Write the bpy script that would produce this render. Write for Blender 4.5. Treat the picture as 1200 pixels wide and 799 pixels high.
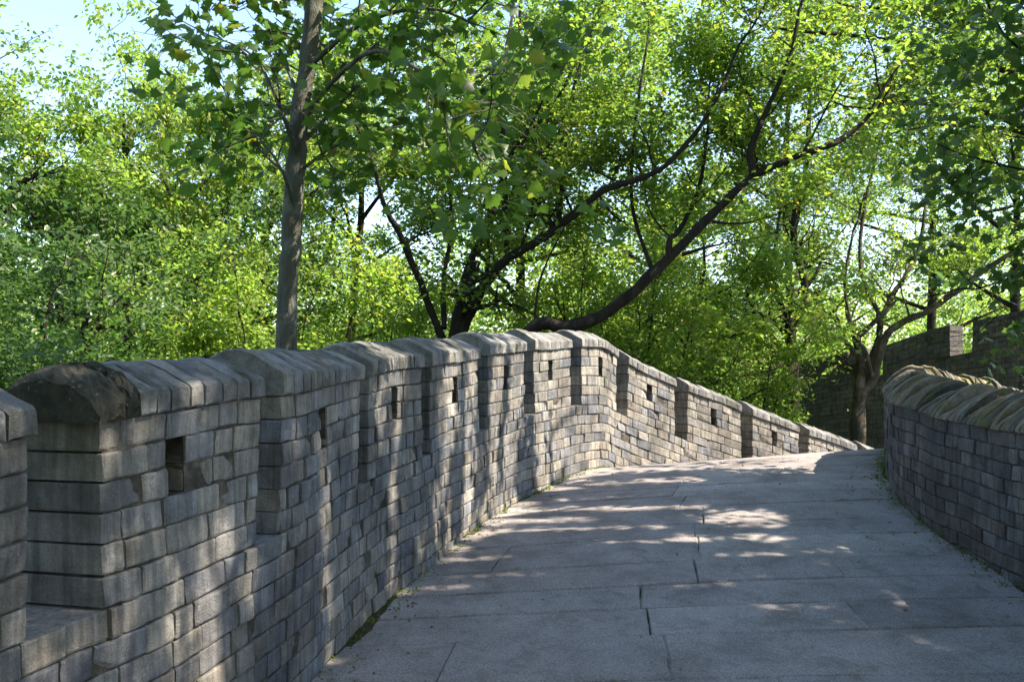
import bpy, math, random
import numpy as np
from mathutils import Vector

for o in list(bpy.data.objects):
    bpy.data.objects.remove(o)
C = bpy.context.scene
COL = C.collection
EZ = 1.6                      # eye height above the datum; scene depths below are measured from the eye

# ------------------------------------------------------------------ camera
cam_d = bpy.data.cameras.new('camera')
cam = bpy.data.objects.new('camera', cam_d); COL.objects.link(cam)
cam.location = (0, 0, EZ)
cam.rotation_euler = (math.radians(90), 0, 0)
cam_d.sensor_width = 36
cam_d.lens = 33
cam_d.shift_y = 0.0254
cam_d.clip_start = 0.05
cam_d.clip_end = 2000
C.camera = cam
FPX = 1100.0

# ------------------------------------------------------------------ sky and sun
SUN_EL = 50.0
SUN_AZ = -9.0       # from +X towards +Y
w = bpy.data.worlds.new('World'); C.world = w; w.use_nodes = True
nt = w.node_tree
bg = nt.nodes['Background']
sky = nt.nodes.new('ShaderNodeTexSky')
sky.sky_type = 'NISHITA'
sky.sun_disc = False
sky.sun_elevation = math.radians(SUN_EL)
sky.sun_rotation = math.radians(90 - SUN_AZ)
sky.air_density = 1.0
sky.dust_density = 0.6
sky.ozone_density = 4.0
nt.links.new(sky.outputs['Color'], bg.inputs['Color'])
bg.inputs['Strength'].default_value = 0.13
sd = bpy.data.lights.new('sun', 'SUN')
sd.energy = 4.3
sd.angle = math.radians(0.53)
sd.color = (1.0, 0.93, 0.83)
sun = bpy.data.objects.new('sun', sd); COL.objects.link(sun)
a, e = math.radians(SUN_AZ), math.radians(SUN_EL)
S = Vector((math.cos(a) * math.cos(e), math.sin(a) * math.cos(e), math.sin(e)))
sun.rotation_euler = S.to_track_quat('Z', 'Y').to_euler()
sun.location = S * 60

C.view_settings.view_transform = 'Standard'
C.view_settings.look = 'None'
C.view_settings.gamma = 1.0
C.view_settings.exposure = 2.0
C.view_settings.use_white_balance = True
C.view_settings.white_balance_temperature = 7250
C.view_settings.white_balance_tint = 10
C.render.engine = 'CYCLES'
C.cycles.max_bounces = 8
C.cycles.transmission_bounces = 6
C.cycles.use_denoising = True

# ------------------------------------------------------------------ helpers
def link_mesh(name, V, F, mat, parent=None, smooth=False, mats=None, midx=None):
    V = np.asarray(V, dtype=np.float64).reshape(-1, 3)
    if parent is not None:
        V = V - np.array(parent_world(parent))
    me = bpy.data.meshes.new(name)
    me.from_pydata(V.tolist(), [], F)
    finish(me, mat, smooth, mats, midx)
    o = bpy.data.objects.new(name, me); COL.objects.link(o)
    if parent is not None: o.parent = parent
    return o

def parent_world(p):
    x, y, z = p.location
    q = p.parent
    while q is not None:
        x += q.location[0]; y += q.location[1]; z += q.location[2]; q = q.parent
    return (x, y, z)

def finish(me, mat, smooth, mats=None, midx=None):
    if mats:
        for m in mats: me.materials.append(m)
    else:
        me.materials.append(mat)
    if midx is not None:
        me.polygons.foreach_set('material_index', midx)
    if smooth:
        me.polygons.foreach_set('use_smooth', [True] * len(me.polygons))
    me.update()

def link_fast(name, V, F, mat, parent=None, smooth=False):
    """V (n,3), F (m,k) with constant k"""
    V = np.asarray(V, dtype=np.float32)
    if parent is not None:
        V = V - np.array(parent_world(parent), dtype=np.float32)
    F = np.asarray(F, dtype=np.int32)
    m, k = F.shape
    me = bpy.data.meshes.new(name)
    me.vertices.add(len(V)); me.vertices.foreach_set('co', V.ravel())
    me.loops.add(m * k); me.loops.foreach_set('vertex_index', F.ravel())
    me.polygons.add(m)
    me.polygons.foreach_set('loop_start', np.arange(m, dtype=np.int32) * k)
    me.polygons.foreach_set('loop_total', np.full(m, k, dtype=np.int32))
    if smooth: me.polygons.foreach_set('use_smooth', np.ones(m, dtype=bool))
    me.materials.append(mat)
    me.update(calc_edges=True)
    o = bpy.data.objects.new(name, me); COL.objects.link(o)
    if parent is not None: o.parent = parent
    return o

def tag(o, label=None, cat=None, group=None, kind=None):
    if label: o['label'] = label
    if cat: o['category'] = cat
    if group: o['group'] = group
    if kind: o['kind'] = kind
    return o

def thing(name, label, cat, loc, group=None):
    o = bpy.data.objects.new(name, None); COL.objects.link(o)
    o.location = loc; o.empty_display_size = 0.2
    return tag(o, label, cat, group)

def at(px, py, d):
    """a point at real depth d that the photo shows at (px,py)"""
    return np.array([(px - 600) / FPX * d, d, (430 - py) / FPX * d + EZ])

# ------------------------------------------------------------------ materials
class NB:
    def __init__(s, name):
        s.m = bpy.data.materials.new(name); s.m.use_nodes = True
        s.t = s.m.node_tree; s.n = s.t.nodes; s.p = s.n['Principled BSDF']
        s.out = s.n['Material Output']
        s.tc = s.n.new('ShaderNodeTexCoord'); s.geo = s.n.new('ShaderNodeNewGeometry')
    def L(s, a, b): s.t.links.new(a, b)
    def noise(s, scale, detail=4, rough=0.6, vec=None, dist=0.0, stretch=None):
        n = s.n.new('ShaderNodeTexNoise'); n.inputs['Scale'].default_value = scale
        n.inputs['Detail'].default_value = detail; n.inputs['Roughness'].default_value = rough
        n.inputs['Distortion'].default_value = dist
        v = vec or s.tc.outputs['Object']
        if stretch:
            mp = s.n.new('ShaderNodeMapping'); mp.inputs['Scale'].default_value = stretch
            s.L(v, mp.inputs['Vector']); v = mp.outputs['Vector']
        s.L(v, n.inputs['Vector'])
        return n.outputs['Fac']
    def vor(s, scale, feat='F1'):
        n = s.n.new('ShaderNodeTexVoronoi'); n.inputs['Scale'].default_value = scale; n.feature = feat
        s.L(s.tc.outputs['Object'], n.inputs['Vector'])
        return n
    def ramp(s, f, stops, interp='LINEAR'):
        r = s.n.new('ShaderNodeValToRGB'); r.color_ramp.interpolation = interp
        e = r.color_ramp.elements
        while len(e) < len(stops): e.new(0.5)
        for i, (p, c) in enumerate(stops):
            e[i].position = p
            e[i].color = (c[0], c[1], c[2], 1) if not isinstance(c, (int, float)) else (c, c, c, 1)
        s.L(f, r.inputs['Fac'])
        return r.outputs['Color']
    def mix(s, f, a, b, mode='MIX'):
        x = s.n.new('ShaderNodeMix'); x.data_type = 'RGBA'; x.blend_type = mode
        if isinstance(f, (int, float)): x.inputs[0].default_value = f
        else: s.L(f, x.inputs[0])
        for v, i in ((a, 6), (b, 7)):
            if isinstance(v, tuple): x.inputs[i].default_value = (*v[:3], 1)
            else: s.L(v, x.inputs[i])
        return x.outputs[2]
    def math(s, op, a, b=0.0, c=None):
        x = s.n.new('ShaderNodeMath'); x.operation = op
        for v, i in ((a, 0), (b, 1), (c, 2)):
            if v is None: continue
            if isinstance(v, (int, float)): x.inputs[i].default_value = v
            else: s.L(v, x.inputs[i])
        return x.outputs[0]
    def bump(s, h, strength=0.5, dist=0.01, prev=None):
        b = s.n.new('ShaderNodeBump'); b.inputs['Strength'].default_value = strength
        b.inputs['Distance'].default_value = dist
        s.L(h, b.inputs['Height'])
        if prev is not None: s.L(prev, b.inputs['Normal'])
        return b.outputs['Normal']
    def done(s, col, rough=0.9, normal=None, spec=0.2):
        if isinstance(col, tuple): s.p.inputs['Base Color'].default_value = (*col[:3], 1)
        else: s.L(col, s.p.inputs['Base Color'])
        if isinstance(rough, (int, float)): s.p.inputs['Roughness'].default_value = rough
        else: s.L(rough, s.p.inputs['Roughness'])
        s.p.inputs['Specular IOR Level'].default_value = spec
        if normal is not None: s.L(normal, s.p.inputs['Normal'])
        return s.m

def brick_mat(name, tones, dark=0.5, moss=0.25, warm=1.0, streak=0.75):
    b = NB(name)
    r = b.geo.outputs['Random Per Island']
    base = b.ramp(r, [(i / (len(tones) - 1), c) for i, c in enumerate(tones)])
    r2 = b.math('FRACT', b.math('MULTIPLY', r, 37.7))
    n1 = b.noise(7, 6, 0.65)
    v = b.ramp(n1, [(0.28, 0.62), (0.5, 1.0), (0.72, 1.32)])
    col = b.mix(1.0, base, v, 'MULTIPLY')
    st = b.noise(1.0, 5, 0.6, stretch=(34, 34, 2.6))
    col = b.mix(streak, col, b.mix(1.0, col, b.ramp(st, [(0.32, 0.55), (0.5, 1.0), (0.7, 1.5)]), 'MULTIPLY'))
    # old weather stains with their own shapes
    big = b.noise(1.5, 5, 0.62, dist=0.6)
    col = b.mix(b.ramp(big, [(0.46, 0.0), (0.62, dark)]), col, (0.045, 0.047, 0.052))
    lich = b.noise(22, 6, 0.7)
    thr = b.math('ADD', 0.60, b.math('MULTIPLY', r2, 0.12))
    lf = b.math('MULTIPLY', b.math('SUBTRACT', lich, thr), 9.0); 
    cl = b.n.new('ShaderNodeClamp'); b.L(lf, cl.inputs[0])
    col = b.mix(b.math('MULTIPLY', cl.outputs[0], 0.6), col, (0.42, 0.43, 0.40))
    ms = b.noise(3.3, 6, 0.7)
    col = b.mix(b.ramp(ms, [(0.56, 0.0), (0.68, moss)]), col, (0.10, 0.115, 0.04))
    sp = b.noise(130, 3, 0.6)
    col = b.mix(0.35, col, b.mix(1.0, col, b.ramp(sp, [(0.3, 0.5), (0.7, 1.5)]), 'MULTIPLY'))
    n = b.bump(b.noise(16, 8, 0.75), 0.9, 0.022)
    n = b.bump(st, 0.35, 0.006, n)
    n = b.bump(sp, 0.5, 0.003, n)
    return b.done(col, 0.92, n, 0.15)

M_brick = brick_mat('grey_brick', [(.10, .105, .12), (.235, .22, .195), (.15, .155, .17), (.31, .285, .25), (.12, .127, .145), (.25, .23, .20), (.165, .15, .135), (.28, .258, .225), (.17, .178, .20), (.20, .195, .185)], 0.55, 0.18)
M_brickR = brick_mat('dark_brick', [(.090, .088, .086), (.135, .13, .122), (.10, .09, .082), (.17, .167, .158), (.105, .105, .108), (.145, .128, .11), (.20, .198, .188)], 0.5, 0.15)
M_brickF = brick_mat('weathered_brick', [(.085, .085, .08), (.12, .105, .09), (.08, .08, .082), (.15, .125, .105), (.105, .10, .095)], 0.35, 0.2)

def coping_mat(name, tones, mossc, mossamt, lo=0.5, hi=0.62):
    b = NB(name)
    r = b.geo.outputs['Random Per Island']
    base = b.ramp(r, [(i / (len(tones) - 1), c) for i, c in enumerate(tones)])
    col = b.mix(1.0, base, b.ramp(b.noise(9, 7, 0.7), [(0.3, 0.5), (0.5, 1.0), (0.7, 1.5)]), 'MULTIPLY')
    col = b.mix(b.ramp(b.noise(3.0, 6, 0.7, dist=0.5), [(lo, 0.0), (hi, mossamt)]), col, mossc)
    col = b.mix(b.ramp(b.noise(26, 6, 0.75), [(0.60, 0.0), (0.68, 0.6)]), col, (0.36, 0.37, 0.34))
    sp = b.noise(120, 3, 0.6)
    n = b.bump(b.noise(16, 9, 0.78), 1.0, 0.026)
    n = b.bump(sp, 0.6, 0.004, n)
    return b.done(col, 0.95, n, 0.12)
M_cope = coping_mat('coping_brick', [(.13, .136, .15), (.23, .232, .24), (.10, .105, .115), (.29, .28, .265), (.17, .16, .15), (.25, .252, .26), (.15, .152, .165)], (0.06, 0.065, 0.035), 0.6)
M_copeMoss = coping_mat('mossy_coping_stone', [(.05, .052, .045), (.085, .078, .06)], (0.022, 0.024, 0.016), 0.85)
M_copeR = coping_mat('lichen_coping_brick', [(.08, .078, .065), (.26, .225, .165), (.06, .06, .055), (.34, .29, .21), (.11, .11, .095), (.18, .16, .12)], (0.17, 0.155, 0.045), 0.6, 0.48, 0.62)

def mortar_mat():
    b = NB('old_mortar')
    col = b.ramp(b.noise(9, 7, 0.7), [(0.3, (.028, .026, .022)), (0.5, (.065, .06, .05)), (0.7, (.17, .155, .125))])
    return b.done(col, 1.0, b.bump(b.noise(60, 6, 0.7), 0.8, 0.01), 0.05)
M_mortar = mortar_mat()

def slab_mat():
    b = NB('granite_paving')
    r = b.geo.outputs['Random Per Island']
    base = b.ramp(r, [(0, (.205, .185, .188)), (.3, (.27, .25, .248)), (.6, (.22, .20, .202)), (.8, (.24, .216, .214)), (1, (.29, .268, .26))])
    col = b.mix(1.0, base, b.ramp(b.noise(2.2, 7, 0.65), [(0.3, 0.62), (0.5, 1.0), (0.72, 1.3)]), 'MULTIPLY')
    sp = b.noise(95, 3, 0.7)
    col = b.mix(0.65, col, b.mix(1.0, col, b.ramp(sp, [(0.30, 0.35), (0.5, 1.0), (0.68, 1.7)]), 'MULTIPLY'))
    v = b.vor(70)
    col = b.mix(b.ramp(v.outputs['Distance'], [(0.08, 0.35), (0.2, 0.0)]), col, (0.06, 0.06, 0.07))
    dirt = b.noise(5, 8, 0.72, dist=0.8)
    col = b.mix(b.ramp(dirt, [(0.52, 0.0), (0.70, 0.65)]), col, (0.11, 0.095, 0.08))
    n = b.bump(b.noise(12, 8, 0.7), 0.5, 0.015)
    n = b.bump(sp, 0.7, 0.004, n)
    return b.done(col, 0.82, n, 0.25)
M_slab = slab_mat()

def soil_mat(name='mossy_soil', a=(.035, .035, .02), c=(.085, .075, .045), g=(.06, .09, .025)):
    b = NB(name)
    col = b.ramp(b.noise(14, 7, 0.7), [(0.3, a), (0.7, c)])
    col = b.mix(b.ramp(b.noise(5, 6, 0.7), [(0.45, 0.0), (0.6, 0.8)]), col, g)
    return b.done(col, 1.0, b.bump(b.noise(40, 8, 0.7), 1.0, 0.03), 0.05)
M_soil = soil_mat()

def ground_mat():
    b = NB('forest_ground')
    col = b.ramp(b.noise(0.7, 8, 0.7), [(0.3, (.03, .045, .015)), (0.5, (.05, .08, .02)), (0.7, (.08, .07, .035))])
    return b.done(col, 1.0, b.bump(b.noise(6, 8, 0.7), 1.0, 0.1), 0.05)
M_ground = ground_mat()

def bark_mat(name, c1, c2, sc=8, pale=None):
    b = NB(name)
    st = b.noise(sc, 7, 0.65, stretch=(1, 1, 0.22))
    col = b.ramp(st, [(0.3, c1), (0.7, c2)])
    if pale:
        col = b.mix(b.ramp(b.noise(5, 5, 0.6), [(0.5, 0.0), (0.62, 0.55)]), col, pale)
    return b.done(col, 0.95, b.bump(b.noise(sc * 3, 8, 0.7, stretch=(1, 1, 0.3)), 1.0, 0.06), 0.1)
M_barkDark = bark_mat('dark_bark', (.018, .015, .013), (.055, .046, .036))
M_barkGrey = bark_mat('smooth_grey_bark', (.075, .078, .06), (.19, .185, .15), 9, (.27, .28, .25))
M_barkPale = bark_mat('pale_bark', (.04, .034, .026), (.11, .092, .068), 8, (.24, .205, .15))

def leaf_mat(name, stops, trans, tmix=0.55, gloss=0.4, rough=0.42):
    b = NB(name)
    r = b.geo.outputs['Random Per Island']
    col = b.ramp(r, stops)
    n = b.noise(0.55, 3, 0.5)
    col = b.mix(1.0, col, b.ramp(n, [(0.3, (.80, .88, .9)), (0.7, (1.25, 1.15, .9))]), 'MULTIPLY')
    b.done(col, rough, None, gloss)
    tr = b.n.new('ShaderNodeBsdfTranslucent')
    tcol = b.mix(1.0, col, trans, 'MULTIPLY')
    b.L(tcol, tr.inputs['Color'])
    mx = b.n.new('ShaderNodeMixShader'); mx.inputs[0].default_value = tmix
    b.L(b.p.outputs[0], mx.inputs[1]); b.L(tr.outputs[0], mx.inputs[2])
    b.L(mx.outputs[0], b.out.inputs['Surface'])
    return b.m
# translucent lobe: transmitted colour is yellower and stronger than the reflected one
T = (2.6, 2.8, 1.9)
M_leafY = leaf_mat('yellow_green_leaf', [(0, (.075, .135, .03)), (.45, (.112, .172, .038)), (.85, (.145, .205, .046)), (.98, (.19, .205, .045)), (1, (.27, .17, .03))], T)
M_leafG = leaf_mat('mid_green_leaf', [(0, (.055, .10, .024)), (.5, (.09, .14, .028)), (.9, (.125, .17, .034)), (1, (.18, .16, .03))], T)
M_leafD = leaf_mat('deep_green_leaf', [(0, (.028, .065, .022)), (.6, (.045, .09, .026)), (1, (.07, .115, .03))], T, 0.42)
M_leafM = leaf_mat('maple_green_leaf', [(0, (.035, .075, .018)), (.6, (.055, .105, .022)), (.95, (.08, .13, .025)), (1, (.15, .13, .025))], T, 0.5)
M_leafO = leaf_mat('orange_leaf', [(0, (.30, .13, .03)), (1, (.22, .17, .03))], (2.0, 1.8, 1.0))
M_weed = leaf_mat('weed_leaf', [(0, (.05, .09, .02)), (1, (.11, .14, .03))], T)

# ------------------------------------------------------------------ curves along the walls
class Curve:
    """a ground line with a height profile: (X, Y, ztop) control points relative to the eye"""
    def __init__(s, pts, side):
        P = np.array(pts, float)
        Q = [P[0] * 2 - P[1]] + list(P) + [P[-1] * 2 - P[-2]]
        out = []; marks = [0]
        for i in range(1, len(Q) - 2):
            p0, p1, p2, p3 = Q[i - 1], Q[i], Q[i + 1], Q[i + 2]
            for k in range(24):
                t = k / 24
                out.append(0.5 * ((2 * p1) + (-p0 + p2) * t + (2 * p0 - 5 * p1 + 4 * p2 - p3) * t * t + (-p0 + 3 * p1 - 3 * p2 + p3) * t ** 3))
            marks.append(len(out))
        out.append(P[-1]); out = np.array(out)
        # z is taken linearly, so that the crest keeps its kink
        for j in range(len(P) - 1):
            a0, b0 = marks[j], marks[j + 1]
            seg = np.linspace(P[j][2], P[j + 1][2], b0 - a0 + 1)
            out[a0:b0 + 1, 2] = seg[:len(out[a0:b0 + 1])]
        zz = out[:, 2].copy()
        for i in range(6, len(zz) - 6): zz[i] = out[i - 6:i + 7, 2].mean()
        out[:, 2] = zz
        s.d = out
        seg = np.hypot(*(out[1:, :2] - out[:-1, :2]).T)
        s.s = np.concatenate([[0], np.cumsum(seg)])
        s.marks = [s.s[m] for m in marks]
        dx = np.gradient(out[:, 0], s.s); dy = np.gradient(out[:, 1], s.s)
        l = np.hypot(dx, dy); dx /= l; dy /= l
        if side == 'left': s.nx, s.ny = -dy, dx
        else: s.nx, s.ny = dy, -dx
        s.len = s.s[-1]
    def W(s, u, t, h):
        """point: u along, t into the wall from its path face, h below the ridge line"""
        u = np.asarray(u, float); t = np.asarray(t, float); h = np.asarray(h, float)
        uc = np.clip(u, 0, s.len)
        x = np.interp(uc, s.s, s.d[:, 0]); y = np.interp(uc, s.s, s.d[:, 1]); z = np.interp(uc, s.s, s.d[:, 2])
        nx = np.interp(uc, s.s, s.nx); ny = np.interp(uc, s.s, s.ny)
        # old masonry is never true: slow bulges and sagging courses
        bul = 0.010 * np.sin(u * 1.9 + h * 1.3) + 0.007 * np.sin(u * 4.3 - h * 3.1 + 1)
        sag = 0.007 * np.sin(u * 2.7 + h * 5.0) + 0.004 * np.sin(u * 6.1 + 2)
        tt = t + bul * (t < 0.2)
        return np.stack(np.broadcast_arrays(x + nx * tt, y + ny * tt, z - h + sag + EZ), -1)

class Acc:
    def __init__(s): s.V = []; s.F = []; s.M = []; s.n = 0
    def add(s, V, F, m=0):
        V = np.asarray(V).reshape(-1, 3)
        s.V.append(V); s.F += [tuple(int(i) + s.n for i in f) for f in F]; s.M += [m] * len(F)
        s.n += len(V)
    def build(s, name, mats, parent=None, smooth=False):
        return link_mesh(name, np.concatenate(s.V), s.F, None, parent, smooth, mats, s.M)

def ring_block(acc, cv, u0, u1, h0, h1, t0, t1, rng, nx=4, ny=3, worn=0.003, bev=0.0034, m=0):
    """one worn brick: a bulging front grid, sides and back"""
    U = np.linspace(0, 1, nx + 1); Hh = np.linspace(0, 1, ny + 1)
    # rounded edge: first inner column sits close to the border
    if nx >= 3: U[1] = min(U[1], 2.2 * bev / max(u1 - u0, .01)); U[-2] = 1 - U[1]
    if ny >= 3: Hh[1] = min(Hh[1], 2.2 * bev / max(h1 - h0, .01)); Hh[-2] = 1 - Hh[1]
    uu, hh = np.meshgrid(U, Hh)
    edge = (uu < 1e-6) | (uu > 1 - 1e-6) | (hh < 1e-6) | (hh > 1 - 1e-6)
    corner = ((uu < 1e-6) | (uu > 1 - 1e-6)) & ((hh < 1e-6) | (hh > 1 - 1e-6))
    tt = np.full(uu.shape, t0) + np.array(rng.normal(0, worn * 0.35, uu.shape))
    tt = tt + edge * bev + corner * bev * 1.2
    out = rng.normal(0, 0.004)
    tilt = rng.normal(0, 0.006); tilt2 = rng.normal(0, 0.004)
    tt = tt + out + tilt * (uu - .5) + tilt2 * (hh - .5)
    ju = rng.normal(0, worn * 0.45, uu.shape); jh = rng.normal(0, worn * 0.45, uu.shape)
    if rng.random() < 0.06:                       # a broken corner
        cu, ch = rng.integers(0, 2), rng.integers(0, 2)
        near = np.exp(-(((uu - cu) * (u1 - u0)) ** 2 + ((hh - ch) * (h1 - h0)) ** 2) / 0.0016)
        tt += near * rng.uniform(.008, .022); ju += (.5 - cu) * near * .02; jh += (.5 - ch) * near * .015
    V1 = cv.W(u0 + uu * (u1 - u0) + ju, tt, h0 + hh * (h1 - h0) + jh).reshape(-1, 3)
    N = (nx + 1) * (ny + 1)
    idx = np.arange(N).reshape(ny + 1, nx + 1)
    per = list(idx[0, :]) + list(idx[1:, -1]) + list(idx[-1, -2::-1]) + list(idx[-2:0:-1, 0])
    fu, fh = uu.ravel()[per], hh.ravel()[per]
    V2 = cv.W(u0 + fu * (u1 - u0), np.full(len(per), t1), h0 + fh * (h1 - h0))
    F = [(idx[j, i], idx[j, i + 1], idx[j + 1, i + 1], idx[j + 1, i]) for j in range(ny) for i in range(nx)]
    k = len(per)
    for i in range(k):
        F.append((per[i], N + i, N + (i + 1) % k, per[(i + 1) % k]))
    F.append(tuple(N + i for i in range(k)))
    acc.add(np.concatenate([V1, V2]), F, m)

def core_layers(acc, cv, u0, u1, h0, h1, hdeep, t0, t1, m=1):
    h = h0
    while h < h1:
        core_box(acc, cv, u0, u1, h, h + .1, t0, t1, m); h += .1
    core_box(acc, cv, u0, u1, h, hdeep, t0, t1, m)

def core_box(acc, cv, u0, u1, h0, h1, t0, t1, m=1, step=0.12):
    n = max(1, int((u1 - u0) / step))
    u = np.linspace(u0, u1, n + 1)
    V = np.concatenate([cv.W(u, np.full(n + 1, t), np.full(n + 1, h)) for t, h in ((t0, h0), (t1, h0), (t1, h1), (t0, h1))])
    k = n + 1; F = []
    for i in range(n):
        for a_, b_ in ((0, 1), (1, 2), (2, 3), (3, 0)):
            F.append((a_ * k + i, a_ * k + i + 1, b_ * k + i + 1, b_ * k + i))
    F.append((0, k, 2 * k, 3 * k)); F.append((n, k + n, 2 * k + n, 3 * k + n))
    acc.add(V, F, m)

def splits(u0, u1, rng, lens=(.13, .2, .24, .22), first=None):
    out = [u0]; u = u0
    if first: u += first; out.append(u)
    while True:
        l = lens[rng.integers(0, len(lens))] * rng.uniform(.88, 1.12)
        if u + l > u1 - 0.08: break
        u += l; out.append(u)
    out.append(u1)
    return out

G = 0.0038   # half a joint
def course(acc, cv, u0, u1, h0, h1, rng, thick, full_ends=(False, False), holes=(), near=True, lens=(.13, .2, .24, .22), t0=0.0):
    """one course of bricks from u0 to u1; holes = [(a,b)] stay open"""
    spans = []; a0 = u0
    for (x, y) in sorted(holes):
        spans.append((a0, x)); a0 = y
    spans.append((a0, u1))
    for si, (x, y) in enumerate(spans):
        if y - x < 0.03: continue
        sp = splits(x, y, rng, lens, rng.uniform(.07, .19) if y - x > .4 else None)
        for i in range(len(sp) - 1):
            p, q = sp[i], sp[i + 1]
            full = (full_ends[0] and si == 0 and i == 0) or (full_ends[1] and si == len(spans) - 1 and i == len(sp) - 2)
            nx, ny = (5, 4) if near else (3, 3)
            gg = G * rng.uniform(.7, 1.5)
            ring_block(acc, cv, p + (0 if full and i == 0 and False else gg), q - gg, h0 + G * rng.uniform(.7, 1.4), h1 - G, t0, thick if full else t0 + 0.11, rng, nx, ny)

PROFILE = [(-.018, .175), (-.022, .15), (-.022, .105), (-.008, .083), (.035, .062), (.09, .034), (.15, .010), (.21, 0), (.27, .008), (.33, .030), (.385, .07), (.42, .11), (.42, .175)]
def resample(prof, n):
    A = np.array(prof, float); l = np.concatenate([[0], np.cumsum(np.hypot(*(A[1:] - A[:-1]).T))])
    t = np.linspace(0, l[-1], n); return [(float(np.interp(x, l, A[:, 0])), float(np.interp(x, l, A[:, 1]))) for x in t]
PROF2 = [(-.018, .175), (-.026, .168), (-.026, .098), (-.016, .086), (.03, .066), (.09, .036), (.15, .010), (.21, 0), (.27, .008), (.33, .030), (.385, .07), (.42, .11), (.42, .175)]
def cope_strip(acc, cv, u0, u1, prof, rng, slant=0.0, dz=0.0, m=0, nseg=2, rough=0.003, endtaper=(0, 0), lim=None):
    P = np.array(prof); k = len(P)
    U = np.linspace(0, 1, nseg + 1); rings = []
    if nseg >= 3: U[1] = min(U[1], .008 / (u1 - u0) * 2); U[-2] = 1 - U[1]
    tr = (P[:, 0] - P[0, 0]) / (P[-1, 0] - P[0, 0])
    for i, x in enumerate(U):
        edge = 1.0 if (i == 0 or i == nseg) else 0.0
        tp = endtaper[0] * (1 - x) ** 2 + endtaper[1] * x ** 2
        uu = u0 + x * (u1 - u0) + slant * (tr - .2) + rng.normal(0, rough * .5, k)
        if lim: uu = np.clip(uu, lim[0] + rng.uniform(0, .004, k), lim[1] - rng.uniform(0, .004, k))
        hh = P[:, 1] - dz * (1 - P[:, 1] / .19) + rng.normal(0, rough * .6, k) + edge * .006 + tp * (1 - np.abs(P[:, 1] - .175) / .175 * 0.0)
        hh = np.minimum(hh, .18)
        t = P[:, 0] + rng.normal(0, rough * .5, k) + edge * .005 * np.sign(.2 - P[:, 0])
        rings.append(cv.W(uu, t, hh))
    V = np.concatenate(rings); F = []
    for i in range(nseg):
        for j in range(k):
            j2 = (j + 1) % k
            F.append((i * k + j, (i + 1) * k + j, (i + 1) * k + j2, i * k + j2))
    F.append(tuple(range(k))); F.append(tuple(nseg * k + j for j in range(k)))
    acc.add(V, F, m)

# ------------------------------------------------------------------ left battlement wall
# path-face line and ridge height, in metres from the eye
LP = [(-1.95, -1.2, -.16), (-1.65, 1.6, -.07), (-1.385, 2.70, -.015), (-1.31, 3.0, 0.0), (-1.02, 4.1, .052), (-.82, 5.4, .125), (-.56, 6.5, .18), (-.20, 7.8, .265),
      (.22, 8.9, .335), (.72, 9.85, .385), (1.0, 10.27, .385), (1.33, 10.85, .22), (2.18, 11.6, -.13), (3.15, 12.3, -.46), (4.09, 12.95, -.77), (5.13, 13.6, -1.09), (6.2, 14.2, -1.42), (7.4, 14.7, -1.78)]
LC = Curve(LP, 'left')
TH = 0.40
rng = np.random.default_rng(11)
mk = LC.marks
near_corner = [mk[3], mk[4], mk[5], mk[6], mk[7], mk[8], mk[9], mk[11], mk[12], mk[13], mk[14], mk[15]]
GAP = [.31, .19, .15, .16, .26, .24, .24, .26, .23, .22, .22, .22]
merl = [(mk[3] - .31 - 1.05, mk[3] - .31)]
for i, c in enumerate(near_corner):
    end = near_corner[i + 1] - GAP[i + 1] if i + 1 < len(near_corner) else c + .95
    merl.append((c, end))
NC = 6               # courses in a merlon
H0 = .18; CH = .1
wall = thing('battlement_wall', 'long grey brick parapet wall with merlons, curving along the left of the path', 'wall', (-1.2, 3.4, EZ - 1.6))
wa = Acc()
start = mk[1] - 1.2
HB = H0 + NC * CH
# drain holes at the foot
drains = [(LC.marks[5] + .55), (LC.marks[7] + .45), LC.marks[9] - .45]
gaps = []
for i in range(len(merl) - 1): gaps.append((merl[i][1], merl[i + 1][0]))
for k in range(11):
    h0 = HB + k * CH
    holes = []
    if 6 <= k <= 8:
        for dsx in drains:
            zf = 1
    if k == 0:
        # top course of the plinth: full-depth bricks where the gaps show them
        prev = start
        for (g0, g1) in gaps:
            course(wa, LC, prev, g0 - .02, h0, h0 + CH, rng, TH, near=prev < mk[6])
            n = 2 if g1 - g0 > .2 else 1
            us = np.linspace(g0 - .02, g1 + .02, n + 1)
            for j in range(n):
                ring_block(wa, LC, us[j] + G, us[j + 1] - G, h0 + G, h0 + CH - G, 0, TH, rng, 4, 3)
            prev = g1 + .02
        course(wa, LC, prev, LC.len - .05, h0, h0 + CH, rng, TH, near=False)
    else:
        u = start
        while u < LC.len - .1:
            v = min(u + 3.0, LC.len - .05)
            dh = []
            for dsx in drains:
                foot = {drains[0]: 8, drains[1]: 7, drains[2]: 7}[dsx]
                if k in (foot - 1, foot) and u < dsx < v: dh.append((dsx - .035, dsx + .035))
            course(wa, LC, u, v, h0, h0 + CH, rng, TH, holes=dh, near=u < mk[6])
            u = v
core_layers(wa, LC, start, LC.len - .06, HB + .012, 1.95, 5.6, .011, TH - .01)
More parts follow.
